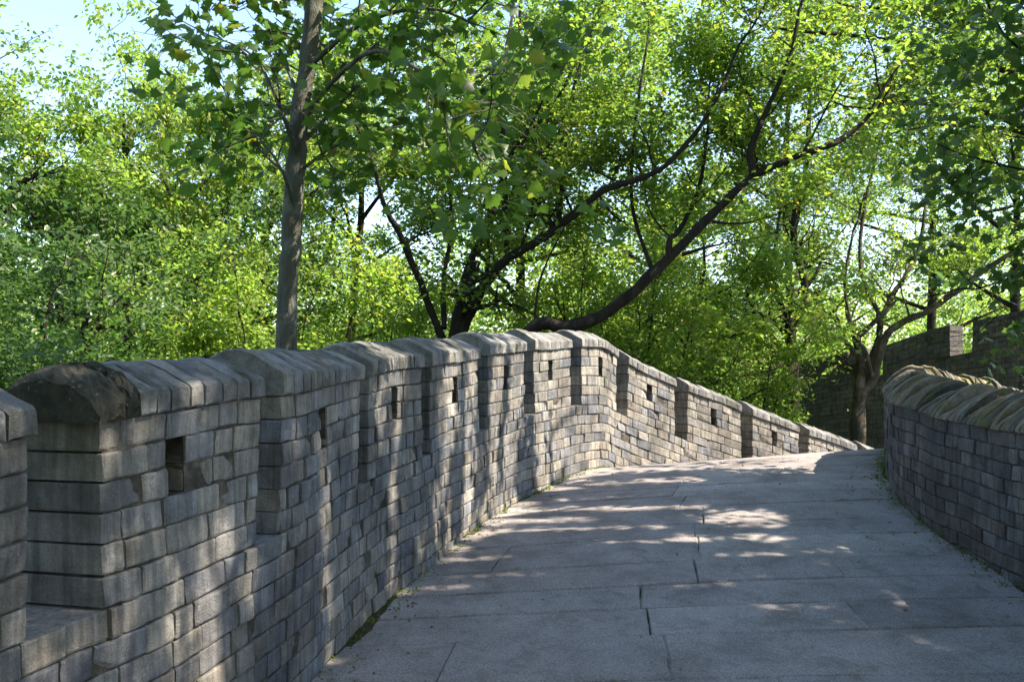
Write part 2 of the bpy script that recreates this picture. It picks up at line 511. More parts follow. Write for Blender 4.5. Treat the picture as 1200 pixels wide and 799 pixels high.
# rough outer face of the plinth
for k in range(0, 8):
    u = start
    for p, q in zip(*(lambda s_: (s_[:-1], s_[1:]))(splits(start, LC.len - .1, rng, (.24, .28)))):
        ring_block(wa, LC, p + G, q - G, HB + k * CH + G, HB + (k + 1) * CH - G, TH - .05, TH + .01, rng, 1, 1)
wa.build('plinth', [M_brick, M_mortar], wall)
for mi, (u0, u1) in enumerate(merl):
    ma = Acc()
    mid = u0 + (u1 - u0) * (.47 if mi > 1 else .42)
    hw = .048
    for k in range(NC):
        h0 = H0 + k * CH
        hs = [(mid - hw, mid + hw)] if k in (1, 2) else []
        course(ma, LC, u0, u1, h0, h0 + CH, rng, TH, (True, True), hs, near=mi < 6)
        # outer face
        us = splits(u0 + .14, u1 - .14, rng)
        for p, q in zip(us[:-1], us[1:]):
            ring_block(ma, LC, p + G, q - G, h0 + G, h0 + CH - G, TH - .05, TH + .004, rng, 1, 1)
    e = .0105
    core_box(ma, LC, u0 + .02, mid - hw - .004, H0, HB, e, TH - e)
    core_box(ma, LC, mid + hw + .004, u1 - .02, H0, HB, e, TH - e)
    core_box(ma, LC, mid - hw - .004, mid + hw + .004, H0, H0 + CH, e, TH - e)
    core_box(ma, LC, mid - hw - .004, mid + hw + .004, H0 + 3 * CH, HB, e, TH - e)
    core_box(ma, LC, mid - hw - .004, mid + hw + .004, H0 + CH, H0 + 3 * CH, .30, TH - e)
    mo = ma.build('merlon', [M_brick, M_mortar], wall)
    if mi == 1: tag(mo, 'nearest whole merlon, square loophole under a mossy coping end')
    ca = Acc()
    x0, x1 = u0 - .012, u1 + .012
    step_up = .022 if mi < 7 else .010
    if mi == 1:
        pr = [(-.018, .178), (-.038, .14), (-.036, .105), (-.02, .07), (.03, .035), (.085, .012), (.15, -.004), (.22, -.008), (.29, .004), (.36, .035), (.415, .08), (.43, .13), (.42, .178)]
        pr = resample(pr, 30)
        cope_strip(ca, LC, x0 - .025, x0 + .11, pr, rng, .04, 0.012, 1, 9, .0065, (.05, .012))
        cope_strip(ca, LC, x0 + .117, x0 + .185, pr, rng, .04, .008, 1, 5, .0085, (.01, .0))
        x0 += .19
    us = splits(x0, x1, rng, (.075, .09, .105, .12))
    for p, q in zip(us[:-1], us[1:]):
        cope_strip(ca, LC, p + .004, q - .005, PROF2, rng, rng.uniform(.0, .04) if mi else .0, rng.normal(0, .0045) + step_up * (1 - 1.7 * (p - u0) / (u1 - u0)), 0, 3, .0028, (0, 0), (u0 - .012, u1 + .012))
    core_box(ca, LC, u0 + .02, u1 - .02, .10, H0, .01, TH - .01, 2)
    ca.build('coping', [M_cope, M_copeMoss, M_mortar], mo)

# ------------------------------------------------------------------ right wall
RP = [(3.35, -1.5, -.22), (3.30, 2.0, -.22), (3.22, 4.6, -.19), (3.205, 5.87, -.165), (3.21, 6.9, -.125), (3.26, 7.47, -.10), (3.31, 8.01, -.075), (3.52, 8.8, -.035), (3.80, 9.56, .0), (4.07, 10.15, .015),
      (4.5, 10.62, .0), (5.2, 10.95, -.08), (6.5, 11.7, -.42), (7.6, 12.3, -.72)]
RC = Curve(RP, 'right')
rw = thing('parapet_wall', 'low dark brick wall in the shade on the right, under a rounded coping', 'wall', (3.4, 6.0, EZ - 1.4))
ra = Acc()
HR = .26
dr = [RC.marks[5] - .35, RC.marks[8] + .3]
for k in range(15):
    h0 = HR + k * CH
    u = .3
    while u < RC.len - .1:
        v = min(u + 3.1, RC.len - .05)
        dh = []
        if k in (9, 10): dh = [(x - .035, x + .035) for x in dr[:1] if u < x < v]
        course(ra, RC, u, v, h0, h0 + CH, rng, TH, holes=dh, near=True, lens=(.12, .2, .23))
        u = v
core_layers(ra, RC, .3, RC.len - .06, HR - .03, 1.8, 5.4, .012, TH - .01)
for k in range(0, 12):
    us = splits(.3, RC.len - .1, rng, (.24, .28))
    for p, q in zip(us[:-1], us[1:]):
        ring_block(ra, RC, p + G, q - G, HR + k * CH + G, HR + (k + 1) * CH - G, TH - .05, TH + .01, rng, 1, 1)
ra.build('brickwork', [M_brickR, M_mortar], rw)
ca = Acc()
RPROF = [(-.02, .26), (-.03, .25), (-.026, .232), (-.005, .20), (.03, .162), (.07, .126), (.11, .094), (.155, .064), (.20, .040), (.245, .03), (.30, .04), (.35, .05), (.40, .11), (.43, .19), (.43, .26)]
u = .3; gi = 0; gl = .42; gs = u
while u < RC.len - .1:
    wd = rng.uniform(.045, .07)
    if u - gs > gl: gs = u; gl = rng.uniform(.3, .52); gi += 1
    saw = .03 - .06 * (u - gs) / gl
    P = [(t, h) for t, h in RPROF]
    k_ = len(P); A = np.array(P)
    U = [0, .5, 1]; rings = []
    slant = -.085 + rng.normal(0, .012)
    dzj = saw + rng.choice([-.009, .0, .009]) + rng.normal(0, .006)
    tr = (A[:, 0] + .045) / .475
    for x in U:
        uu = u + .005 + x * (wd - .012) + slant * np.sin(tr * 2.2)
        hh = A[:, 1] - dzj * np.clip((.25 - A[:, 1]) * 8, 0, 1) + (0.004 if x != .5 else 0) + rng.normal(0, .0025, k_)
        rings.append(RC.W(uu, A[:, 0] + rng.normal(0, .002, k_) + (0.004 if x != .5 else 0), np.minimum(hh, .262)))
    F = []
    for i in range(2):
        for j in range(k_):
            j2 = (j + 1) % k_
            F.append((i * k_ + j, (i + 1) * k_ + j, (i + 1) * k_ + j2, i * k_ + j2))
    F.append(tuple(range(k_))); F.append(tuple(2 * k_ + j for j in range(k_)))
    ca.add(np.concatenate(rings), F, 0)
    u += wd
ca.build('coping', [M_copeR], rw)

# ------------------------------------------------------------------ stone path
def zl(y): return -1.45 - .05 * 0 + .083 * (y - 5.4) if y < 10.1 else None
LFz = lambda s: 0
# foot lines: left and right, sampled together row by row
LF = [(-1.95, -1.2, -1.93), (-1.65, 1.6, -1.735), (-1.31, 3.0, -1.63), (-1.02, 4.1, -1.55), (-.93, 4.7, -1.50), (-.82, 5.4, -1.45), (-.56, 6.5, -1.37), (-.20, 7.8, -1.275), (.22, 8.9, -1.19), (.72, 9.85, -1.115),
      (.95, 10.2, -1.10), (1.33, 10.85, -1.20), (2.18, 11.6, -1.55), (3.15, 12.3, -1.9), (4.09, 12.95, -2.2), (5.13, 13.6, -2.5), (6.2, 14.2, -2.8)]
RF = [(3.4, -1.2, -2.05), (3.33, 1.8, -1.82), (3.24, 3.2, -1.675), (3.22, 4.35, -1.55), (3.22, 5.0, -1.485), (3.21, 5.75, -1.405), (3.23, 6.85, -1.287), (3.34, 8.1, -1.155), (3.6, 9.05, -1.053), (3.95, 9.9, -.963),
      (4.12, 10.25, -.925), (4.6, 10.72, -.90), (5.2, 11.0, -1.05), (5.8, 11.3, -1.3), (6.4, 11.65, -1.55), (7.0, 12.0, -1.8), (7.6, 12.3, -2.1)]
LF = np.array(LF); RF = np.array(RF)
lk = np.concatenate([[0], np.cumsum(np.linalg.norm(LF[1:, :2] - LF[:-1, :2], axis=1))])
def path_pt(v, x):
    """v: metres along the left foot; x: 0 at the left wall, 1 at the right wall"""
    def ip(A):
        return np.array([np.interp(v, lk, A[:, i]) for i in range(3)])
    l, r = ip(LF), ip(RF)
    d = (r - l); d = d / np.linalg.norm(d[:2])
    l2 = l - d * .05; r2 = r + d * .05
    p = l2 + (r2 - l2) * x
    # slightly crowned and worn
    p[2] += .025 * math.sin(x * math.pi) + .006 * math.sin(v * 2.3 + x * 5) + EZ
    return p
r2 = np.random.default_rng(5)
pa = Acc()
v = .2; prevj = []
while v < lk[-1] - .7:
    dv = r2.uniform(.42, .62)
    v1 = v + dv
    c = .47 + .05 * math.sin(v * 1.7) + r2.uniform(-.05, .05)
    js = [0]
    pat = r2.random()
    js += [c]
    if pat > .72: js += [c + r2.uniform(.2, .32)]
    elif pat < .2: js += [r2.uniform(.08, .2)]
    js = sorted(js) + [1]
    for i in range(len(js) - 1):
        a0, a1 = js[i], js[i + 1]
        nx = max(4, int((a1 - a0) * 26)); ny = 5
        dz0 = r2.normal(0, .0035); tx = r2.normal(0, .002); ty = r2.normal(0, .002)
        g = .0032 + abs(r2.normal(0, .0012))
        X = np.linspace(0, 1, nx + 1); Y = np.linspace(0, 1, ny + 1)
        X[1] = .006; X[-2] = .994; Y[1] = .02; Y[-2] = .98
        V = []; 
        sk = r2.normal(0, .006)
        for yy in Y:
            for xx in X:
                jx = (r2.normal(0, .0035) if yy in (0, 1) or xx in (0, 1) else 0)
                q = path_pt(v + g + yy * (dv - 2 * g) + sk * (xx - .5) + jx * .9, a0 + g / 8 + xx * (a1 - a0 - g / 4) + jx * .25)
                b_ = -.009 if (yy in (0, 1) or xx in (0, 1)) else 0
                q[2] += dz0 + tx * (xx - .5) * 2 + ty * (yy - .5) * 2 + b_ + r2.normal(0, .0008)
                V.append(q)
        V = np.array(V); N = len(V)
        idx = np.arange(N).reshape(ny + 1, nx + 1)
        per = list(idx[0, :]) + list(idx[1:, -1]) + list(idx[-1, -2::-1]) + list(idx[-2:0:-1, 0])
        V2 = V[per] - np.array([0, 0, .12])
        F = [(idx[j, i_], idx[j, i_ + 1], idx[j + 1, i_ + 1], idx[j + 1, i_]) for j in range(ny) for i_ in range(nx)]
        k = len(per)
        F += [(per[i_], N + i_, N + (i_ + 1) % k, per[(i_ + 1) % k]) for i_ in range(k)]
        pa.add(np.concatenate([V, V2]), F, 0)
    v = v1
po = pa.build('path', [M_slab]); tag(po, kind='structure')
# bedding under the slabs
V = []; n = 60
for i in range(n + 1):
    for x in np.linspace(-.02, 1.02, 9):
        q = path_pt(lk[-1] * i / n, x); q[2] -= .022; V.append(q)
F = [(i * 9 + j, i * 9 + j + 1, (i + 1) * 9 + j + 1, (i + 1) * 9 + j) for i in range(n) for j in range(8)]
bo = link_mesh('path_bedding', V, F, M_soil); tag(bo, kind='structure')

def verge(x0, side, seed):
    r = np.random.default_rng(seed); V = []; n = 150
    for i in range(n + 1):
        v_ = 1 + (lk[-1] - 1.6) * i / n; w_ = .014 + .010 * math.sin(v_ * 3.1) + r.uniform(0, .006)
        for f, hz in ((-.4, .014), (.3, .010), (.7, .004), (1, -.006)):
            x = f * w_; x = 1 - x if side == 'R' else x
            q = path_pt(v_, x); q[2] += hz + r.normal(0, .002); V.append(q)
    F = [(i * 4 + j, i * 4 + j + 1, (i + 1) * 4 + j + 1, (i + 1) * 4 + j) for i in range(n) for j in range(3)]
    o = link_mesh('verge', V, F, M_soil, smooth=True); tag(o, kind='structure')
verge(0, 'L', 1); verge(0, 'R', 2)

# ------------------------------------------------------------------ ground: one sheet with a rolling, wooded lie
def gz(x, y):
    return EZ - 4.2 + .5 * math.sin(x * .11 + 1) + .5 * math.sin(y * .09) + max(0, (math.hypot(x, y) - 60)) * .01
N_ = 80; V = []
gs_ = np.sign(np.linspace(-1, 1, N_ + 1)) * np.abs(np.linspace(-1, 1, N_ + 1)) ** 2.2 * 900
for y in gs_:
    for x in gs_: V.append((x, y + 10, gz(x, y + 10)))
F = [(j * (N_ + 1) + i, j * (N_ + 1) + i + 1, (j + 1) * (N_ + 1) + i + 1, (j + 1) * (N_ + 1) + i) for j in range(N_) for i in range(N_)]
go = link_mesh('ground', V, F, M_ground, smooth=True); tag(go, kind='structure')

# ------------------------------------------------------------------ far battlement, coming nearer to the right
FP = [(6.40, 21.2, 0.10), (7.35, 19.8, .42), (7.75, 19.2, .45), (8.25, 18.5, .78), (8.62, 17.95, .86), (9.3, 17.0, 1.05), (10.2, 15.7, 1.2), (11.2, 14.3, 1.3)]
FC = Curve(FP, 'left')
fw = thing('far_wall', 'far dark brick battlement with notched top, behind the forked tree', 'wall', (8.2, 18.5, EZ - 2))
fa = Acc()
def on_far(px):
    # curve length at which the photo column px meets the wall
    q = (px - 600) / FPX
    r = FC.d[:, 0] / FC.d[:, 1]
    return float(np.interp(q, r, FC.s))
n1, n2 = (on_far(1014), on_far(1034)), (on_far(1113), on_far(1139))
for k in range(44):
    h0 = .02 + k * .1
    # notches
    spans = [(0, n1[0]), (n1[1], n2[0]), (n2[1], FC.len - .02)] if k < 6 else [(0, FC.len - .02)]
    for (x, y) in spans:
        course(fa, FC, x, y, h0, h0 + .1, rng, .45, (True, True), near=False, lens=(.2, .3, .34))
        core_box(fa, FC, x + .01, y - .01, h0, h0 + .1, .012, .44, 1, .5)
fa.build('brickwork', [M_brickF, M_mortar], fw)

V = []; n = 120
for i in range(n + 1):
    a_ = math.radians(20 + 140 * i / n)
    hh = 24 + 7 * math.sin(i * .13) + 4 * math.sin(i * .37 + 1) + 2 * math.sin(i * .9)
    for f, rr in ((0, 150), (.35, 190), (.75, 235), (1, 280), (.5, 360)):
        V.append((math.cos(a_) * rr, math.sin(a_) * rr, EZ - 6 + hh * f * (.6 if rr < 300 else .4)))
F = [(i * 5 + j, i * 5 + j + 1, (i + 1) * 5 + j + 1, (i + 1) * 5 + j) for i in range(n) for j in range(4)]
ho = link_mesh('hills', V, F, M_ground, smooth=True); tag(ho, kind='structure')
# ------------------------------------------------------------------ trees
OVAL_V = np.array([(0, 0, 0), (-.27, .42, .07), (0, 1.0, -.04), (.27, .42, .07)])
OVAL_F = np.array([(0, 2, 1), (0, 3, 2)])
def maple():
    pts = [(0, 0), (.13, .08), (.42, .06), (.34, .26), (.58, .52), (.30, .52), (.24, .66), (0, 1.0), (-.24, .66), (-.30, .52), (-.58, .52), (-.34, .26), (-.42, .06), (-.13, .08)]
    V = [(x, y, -.10 * abs(x) - .06 * y * y) for x, y in pts] + [(0, .3, .03)]
    n = len(pts)
    return np.array(V), np.array([(n, i, (i + 1) % n) for i in range(n)])
MAP_V, MAP_F = maple()

def leaf_arrays(P, size, rng, TV, TF, droop=.35, updown=.6):
    n = len(P)
    az = rng.uniform(0, 2 * math.pi, n)
    ax = np.stack([np.cos(az), np.sin(az), rng.normal(-droop, .35, n)], 1)
    ax /= np.linalg.norm(ax, axis=1)[:, None]
    # leaves of one spray lean the same way, so that sprays catch the light together
    cell = np.floor(P / .30).astype(np.int64); hsh = (cell[:, 0] * 73856093 ^ cell[:, 1] * 19349663 ^ cell[:, 2] * 83492791) & 0xffff
    ta = np.random.default_rng(9).normal(0, .75, (65536, 2))[hsh]
    nr = np.stack([rng.normal(0, updown * .55, n) + ta[:, 0], rng.normal(0, updown * .55, n) + ta[:, 1], np.ones(n)], 1)
    nr -= (nr * ax).sum(1)[:, None] * ax
    nr /= np.linalg.norm(nr, axis=1)[:, None] + 1e-9
    sx = np.cross(ax, nr)
    sz = size * rng.uniform(.65, 1.2, n)
    V = P[:, None, :] + sz[:, None, None] * (TV[None, :, 0:1] * sx[:, None, :] + TV[None, :, 1:2] * ax[:, None, :] + TV[None, :, 2:3] * nr[:, None, :])
    F = TF[None, :, :] + (np.arange(n) * len(TV))[:, None, None]
    return V.reshape(-1, 3), F.reshape(-1, TF.shape[1])

# gaps in the crowns, where the sun comes through: centres (x, y, z from the eye) and radii of the sun flecks
GAPS = []
def fleck(x0, y0, rx, ry, keep=.06):
    n = max(1, int(rx / max(ry, .08)))
    for i in range(n):
        GAPS.append((x0 + (i - (n - 1) / 2) * (2 * rx / n), y0, -1.15, max(ry, .08), keep))
for f_ in ((1.9, 10.4, 1.4, .28), (1.7, 9.75, 1.2, .2), (.9, 9.1, .9, .17), (1.9, 7.6, .55, .34), (1.7, 7.0, .5, .18), (.35, 8.1, .6, .12), (.5, 7.35, .8, .12),
           (-.35, 6.6, .5, .10), (-.25, 5.95, .3, .07), (1.75, 6.55, .3, .06), (1.9, 5.5, .3, .05), (.9, 8.5, .5, .07), (2.3, 8.8, .4, .12), (.2, 7.7, .5, .10), (1.0, 6.9, .5, .08), (1.2, 8.0, .5, .1), (.1, 6.2, .35, .06), (1.2, 5.9, .4, .05), (-.5, 5.3, .2, .05)): fleck(*f_)
for u_ in np.arange(mk[9] - .35, mk[16], .28):
    for h_ in (.15, .5, .85, 1.2):
        q_ = LC.W(u_, -.05, h_); GAPS.append((q_[0], q_[1], q_[2] - EZ, .28, .07))
for u_, h_, r_ in ((mk[7] + .45, .9, .14), (mk[7] + .5, 1.2, .14), (mk[7] + .5, 1.5, .14), (mk[6] + .9, .4, .16), (mk[8] + .5, .35, .2), (mk[8] + .6, .8, .14), (mk[7] + .75, .35, .16),
                   (mk[5] + .6, .1, .2), (mk[6] + .4, .1, .2), (mk[7] + .3, .1, .2), (mk[8] + .4, .1, .2), (mk[6] + .2, 1.0, .09), (mk[5] + .8, .7, .1), (mk[3] + .75, .6, .10), (mk[3] + .35, .95, .08), (mk[4] + .5, .4, .09), (mk[4] + .3, 1.0, .08), (mk[3] + .55, .05, .12), (mk[4] + .8, 1.3, .08), (mk[3] + .9, .8, .12), (mk[6] + .2, .5, .16), (mk[7] + .15, .9, .14), (mk[7] + .2, .45, .18), (mk[6] + .7, 1.5, .12), (mk[6] + 1.0, .9, .13), (mk[5] + .35, 1.35, .12), (mk[8] + .2, .9, .16), (mk[8] + .4, 1.3, .16), (mk[8] + .8, 1.4, .16), (mk[4] + .15, .3, .12), (mk[4] + .45, .75, .1), (mk[5] + .2, .4, .13), (mk[5] + .5, 1.0, .12), (mk[5] + .9, 1.3, .12), (mk[6] + .5, .6, .14), (mk[6] + .8, 1.2, .12), (mk[2] + .9, .6, .1)):
    q_ = LC.W(u_, -.05, h_); GAPS.append((q_[0], q_[1], q_[2] - EZ, r_, .12))
for u_, r_ in ((mk[3] + .62, .13), (mk[4] + .62, .10), (mk[5] + .45, .11), (mk[6] + .35, .12), (mk[6] + .85, .12), (mk[7] + .2, .13), (mk[7] + .62, .13), (mk[8] + .15, .14), (mk[8] + .6, .16)):
    for h_ in np.arange(.15, 1.6, .16):
        if h_ > .5 or u_ > mk[5]:
            q_ = LC.W(u_ + .05 * math.sin(h_ * 5), -.05, h_); GAPS.append((q_[0], q_[1], q_[2] - EZ, r_, .15))
for x_, y_, z_ in ((4.2, 9.7, .0), (4.1, 9.3, -.05), (4.3, 10.0, .0)): GAPS.append((x_, y_, z_, .35, .05))
for px_, py_, D_, r_ in ((560, 190, 5.6, .28), (590, 230, 5.6, .2), (540, 180, 5.7, .2)):
    q_ = at(px_, py_, D_); GAPS.append((q_[0], q_[1], q_[2] - EZ, r_, .15))
for px_ in range(720, 930, 28):
    for py_ in range(330, 500, 30):
        if py_ < 430 + (px_ - 760) * .4:
            q_ = at(px_, py_, 16.2); GAPS.append((q_[0], q_[1], q_[2] - EZ, .45, .3))
GAPS = np.array(GAPS)
def sun_gaps(P, rng):
    Sv = np.array(S)
    keep = np.ones(len(P), bool)
    for x, y, z, r, k in GAPS:
        q = P - np.array([x, y, z + EZ])
        al = q @ Sv
        dist = np.linalg.norm(q - al[:, None] * Sv, axis=1)
        keep &= ~((al > .2) & (dist < r * rng.uniform(.75, 1.3, len(P))) & (rng.random(len(P)) > k))
    return P[keep]

class Tree:
    def __init__(s, seed, leaf=.085, per=34, spread=.11, kids=(0, 5, 5, .34), up=.12, lens=(0, .38, .75, 1.35), droop=.35):
        s.rng = np.random.default_rng(seed); s.acc = Acc(); s.P = []
        s.leaf, s.per, s.spread, s.kids, s.up, s.lens, s.droop = leaf, per, spread, kids, up, lens, droop
    def tube(s, pts, rad, ns=6):
        pts = np.array(pts); n = len(pts)
        tg = np.gradient(pts, axis=0); tg /= np.linalg.norm(tg, axis=1)[:, None] + 1e-9
        ref = np.array([.3, .9, .2]); A = np.cross(tg, ref); A /= np.linalg.norm(A, axis=1)[:, None] + 1e-9
        B = np.cross(tg, A)
        th = np.arange(ns) * 2 * math.pi / ns
        rad = np.asarray(rad)
        wob = 1 + (s.rng.normal(0, .05, (n, ns)) if ns > 5 else 0)
        V = pts[:, None, :] + (rad[:, None] * wob)[:, :, None] * (np.cos(th)[None, :, None] * A[:, None, :] + np.sin(th)[None, :, None] * B[:, None, :])
        F = []
        for i in range(n - 1):
            for j in range(ns):
                F.append((i * ns + j, i * ns + (j + 1) % ns, (i + 1) * ns + (j + 1) % ns, (i + 1) * ns + j))
        F.append(tuple((n - 1) * ns + j for j in range(ns)))
        s.acc.add(V.reshape(-1, 3), F)
    def grow(s, p, d, L, r, lvl):
        rng = s.rng
        n = 4 if lvl < 2 else 6
        pts = [np.array(p)]; d = np.array(d) / np.linalg.norm(d)
        for i in range(n):
            d = d + rng.normal(0, .16, 3) + np.array([0, 0, s.up * (1 if lvl > 1 else -.6)])
            d /= np.linalg.norm(d)
            pts.append(pts[-1] + d * L / n)
        rad = np.linspace(r, r * .35, n + 1)
        if r > .0035: s.tube(pts, rad, 5 if r > .02 else 4 if r > .01 else 3)
        if lvl <= 1:
            pts = np.array(pts)
            t = rng.uniform(.05, 1.08, s.per) * n
            i = np.clip(t.astype(int), 0, n - 1); f = (t - i)[:, None]
            q = pts[i] * (1 - f) + pts[i + 1] * f
            s.P.append(q + rng.normal(0, s.spread, (s.per, 3)) * np.array([1, 1, .6]))
            s.count = getattr(s, 'count', 0) + 1
            return
        k = s.kids[lvl - 1]
        for j in range(k):
            t = rng.uniform(.25, 1.0) * n; i = min(int(t), n - 1); f = t - i
            q = pts[i] * (1 - f) + pts[i + 1] * f
            dd = d + rng.normal(0, .75, 3); dd[2] *= .7
            s.grow(q, dd, s.lens[lvl - 1] * rng.uniform(.7, 1.25), max(r * .45, .003), lvl - 1)
    def limb(s, pts, r0, r1, bare=.35, dens=None, lvl=3, ns=9, side=1.0):
        back = getattr(s, 'back', 0)
        """a visible limb through given points; children over its outer part"""
        P = np.array(pts, float)
        m = len(P); tt = np.linspace(0, m - 1, (m - 1) * 5 + 1)
        Q = np.vstack([P[0] * 2 - P[1], P, P[-1] * 2 - P[-2]]); out = []
        for t in tt:
            i = min(int(t), m - 2); u = t - i
            p0, p1, p2, p3 = Q[i], Q[i + 1], Q[i + 2], Q[i + 3]
            out.append(.5 * ((2 * p1) + (-p0 + p2) * u + (2 * p0 - 5 * p1 + 4 * p2 - p3) * u * u + (-p0 + 3 * p1 - 3 * p2 + p3) * u ** 3))
        out = np.array(out)
        wb = np.cumsum(s.rng.normal(0, r0 * .09, out.shape), axis=0); wb -= np.linspace(0, 1, len(out))[:, None] * wb[-1]
        out = out + wb
        s.tube(out, np.linspace(r0, r1, len(out)) * (1 + np.clip(s.rng.normal(0, .055, len(out)), -.1, .14)) * (1 + .5 * np.exp(-np.arange(len(out)) / 1.2) * (r0 > .08 and bare > .65)), ns)
        L = np.linalg.norm(out[1:] - out[:-1], axis=1).sum()
        dens = dens if dens is not None else s.kids[3]
        n = int(L * (1 - bare) / dens)
        for j in range(n):
            f = bare + (1 - bare) * (j + s.rng.random()) / max(n, 1)
            i = min(int(f * (len(out) - 1)), len(out) - 2)
            tg = out[i + 1] - out[i]; tg /= np.linalg.norm(tg)
            dd = tg * .5 + s.rng.normal(0, .8, 3) * np.array([1, 1, .8]) + np.array([0, back, .15])
            s.grow(out[i], dd, s.lens[3] * s.rng.uniform(.6, 1.2) * side, max(.009, (r0 + (r1 - r0) * f) * .4), lvl)
        s.grow(out[-1], out[-1] - out[-3], s.lens[3], r1, lvl)
        return out
    def build(s, name, label, cat, bark, leafm, base, shape='oval', group=None, odd=None):
        root = thing(name, label, cat, tuple(float(v) for v in base), group)
        s.acc.build('trunk', [bark], root, smooth=True)
        P = sun_gaps(np.concatenate(s.P), s.rng)
        if shape == 'oval' and not getattr(s, 'solid', False):
            x_, y_, z_ = P.T; ph = s.rng.uniform(0, 6, 3)
            nz = np.sin(4.1 * x_ + ph[0] + 1.4 * np.sin(2.3 * z_)) * np.sin(3.7 * y_ + ph[1]) + .9 * np.sin(4.9 * z_ + ph[2] + 1.5 * np.sin(2.9 * x_)) * np.sin(2.2 * x_ - 1.7 * z_)
            P = P[(nz > -.12) | (s.rng.random(len(P)) < .22)]
        if getattr(s, 'clear', False):
            P = P[~((P[:, 0] < 4.4) & (P[:, 2] < EZ + .8 + s.rng.normal(0, .08, len(P))))]
        if getattr(s, 'lift', None) is not None:      # bare lower stems
            P = P[(P[:, 2] > EZ + s.lift + s.rng.normal(0, .12, len(P))) | (P[:, 0] < 4.9)]
        TV, TF = (OVAL_V, OVAL_F) if shape == 'oval' else (MAP_V, MAP_F)
        V, F = leaf_arrays(P, s.leaf, s.rng, TV, TF, s.droop)
        link_fast('crown', V, F, leafm, root)
        print(name, 'leaves', len(P))
        return root

def ground_pt(x, y): return np.array([x, y, gz(x, y) - .1])

# T1: the pale straight trunk just behind the wall, large lobed leaves
t = Tree(101, leaf=.10, per=9, spread=.10, kids=(0, 5, 4, .5), lens=(0, .32, .5, .8), droop=.5, up=.02)
D = 6.6
b0 = at(337, 412, D); top = at(366, 5, D)
base = np.array([b0[0] - .05, D, gz(b0[0], D) - .1])
t.limb([base, b0, at(344, 280, D), at(352, 150, D), at(366, 5, D), at(375, -180, D), at(380, -330, D)], .080, .050, bare=.72, dens=.25)
for pts, r in (
    ([at(352, 190, D), at(325, 120, D - .3), at(300, 70, D - .5), at(268, 50, D - .6)], .018),
    ([at(348, 255, D), at(330, 200, D - .3), at(305, 165, D - .4), at(272, 140, D - .5)], .014),
    ([at(350, 215, D), at(320, 190, D + .4), at(285, 150, D + .3), at(262, 105, D + .2)], .014),
    ([at(356, 130, D), at(330, 60, D + .2), at(300, 10, D + .1), at(270, -40, D)], .018),
    ([at(356, 140, D), at(395, 90, D - .4), at(440, 60, D - .7), at(500, 90, D - .9), at(520, 130, D - 1)], .022),
    ([at(352, 170, D), at(390, 130, D), at(430, 90, D), at(470, 40, D + .1)], .02),
    ([at(360, 80, D), at(420, 30, D - .3), at(500, 10, D - .5), at(560, 30, D - .6)], .022),
    ([at(352, 200, D), at(385, 175, D - .3), at(420, 160, D - .5)], .014),
    ([at(363, 40, D), at(400, -20, D + .2), at(470, -30, D + .3), at(600, 10, D + .1)], .024),
    ([at(500, 90, D - .9), at(540, 150, D - 1), at(575, 190, D - 1.05)], .010),
    ([at(470, 40, D + .1), at(530, 80, D + .1), at(565, 140, D)], .012)):
    t.limb(pts, r, r * .3, bare=.22, dens=.17, lvl=2, ns=6, side=.55)
TP = np.concatenate(t.P)
ctr = np.interp(TP[:, 2], [base[2], b0[2], at(352, 150, D)[2], at(366, 5, D)[2]], [base[0], b0[0], at(352, 150, D)[0], at(366, 5, D)[0]])
ok_ = ~((abs(TP[:, 0] - ctr) < .17) & (TP[:, 1] < D + .1) & (TP[:, 2] < at(366, 60, D)[2] + .4)) & (TP[:, 0] > -2.3)
t.P = [TP[ok_]]
t.build('maple_tree', 'straight smooth grey trunk with big dark lobed leaves just behind the left wall', 'tree', M_barkGrey, M_leafM, base, 'maple')

# T2: dark stems fanning out behind the middle merlons
t = Tree(202, leaf=.095, per=32, spread=.12, lens=(0, .42, .8, 1.4)); t.back = 1.3
D = 13.0
fk = at(527, 420, D); base = np.array([fk[0], D, gz(fk[0], D) - .2])
t.limb([base, fk], .12, .11, bare=1)
t.limb([fk, at(505, 362, D), at(487, 315, D - .2), at(468, 268, D - .4), at(450, 235, D - .6), at(430, 170, D - .8)], .06, .025, .45)
t.limb([fk, at(540, 355, D), at(552, 310, D + .2), at(580, 245, D + .5), at(592, 185, D + .8), at(590, 100, D + 1), at(600, 20, D + 1.2)], .07, .025, .35)
t.limb([fk, at(560, 345, D - .1), at(588, 305, D - .3), at(622, 285, D - .5), at(665, 258, D - .7), at(710, 222, D - .9), at(770, 200, D - 1.1), at(815, 155, D - 1.2), at(850, 95, D - 1.3)], .08, .022, .3)
t.limb([at(648, 268, D - .6), at(630, 235, D - .8), at(612, 208, D - 1), at(608, 180, D - 1.1), at(640, 110, D - 1.2)], .03, .015, .4)
t.limb([at(595, 300, D - .3), at(592, 240, D), at(600, 180, D), at(650, 120, D), at(690, 40, D + .3)], .04, .02, .3)
t.limb([at(655, 262, D - .6), at(660, 190, D - .4), at(672, 100, D - .2), at(700, 20, D)], .03, .015, .25)
t.limb([at(625, 395, D - .5), at(630, 340, D - .5), at(642, 305, D - .5), at(660, 270, D - .5)], .018, .01, .6)
t.limb([at(520, 385, D), at(520, 330, D + .4), at(530, 260, D + .8), at(520, 160, D + 1)], .04, .02, .3)
t.build('multi_stemmed_tree', 'tree of several dark stems fanning out behind the middle of the left wall', 'tree', M_barkDark, M_leafG, base)

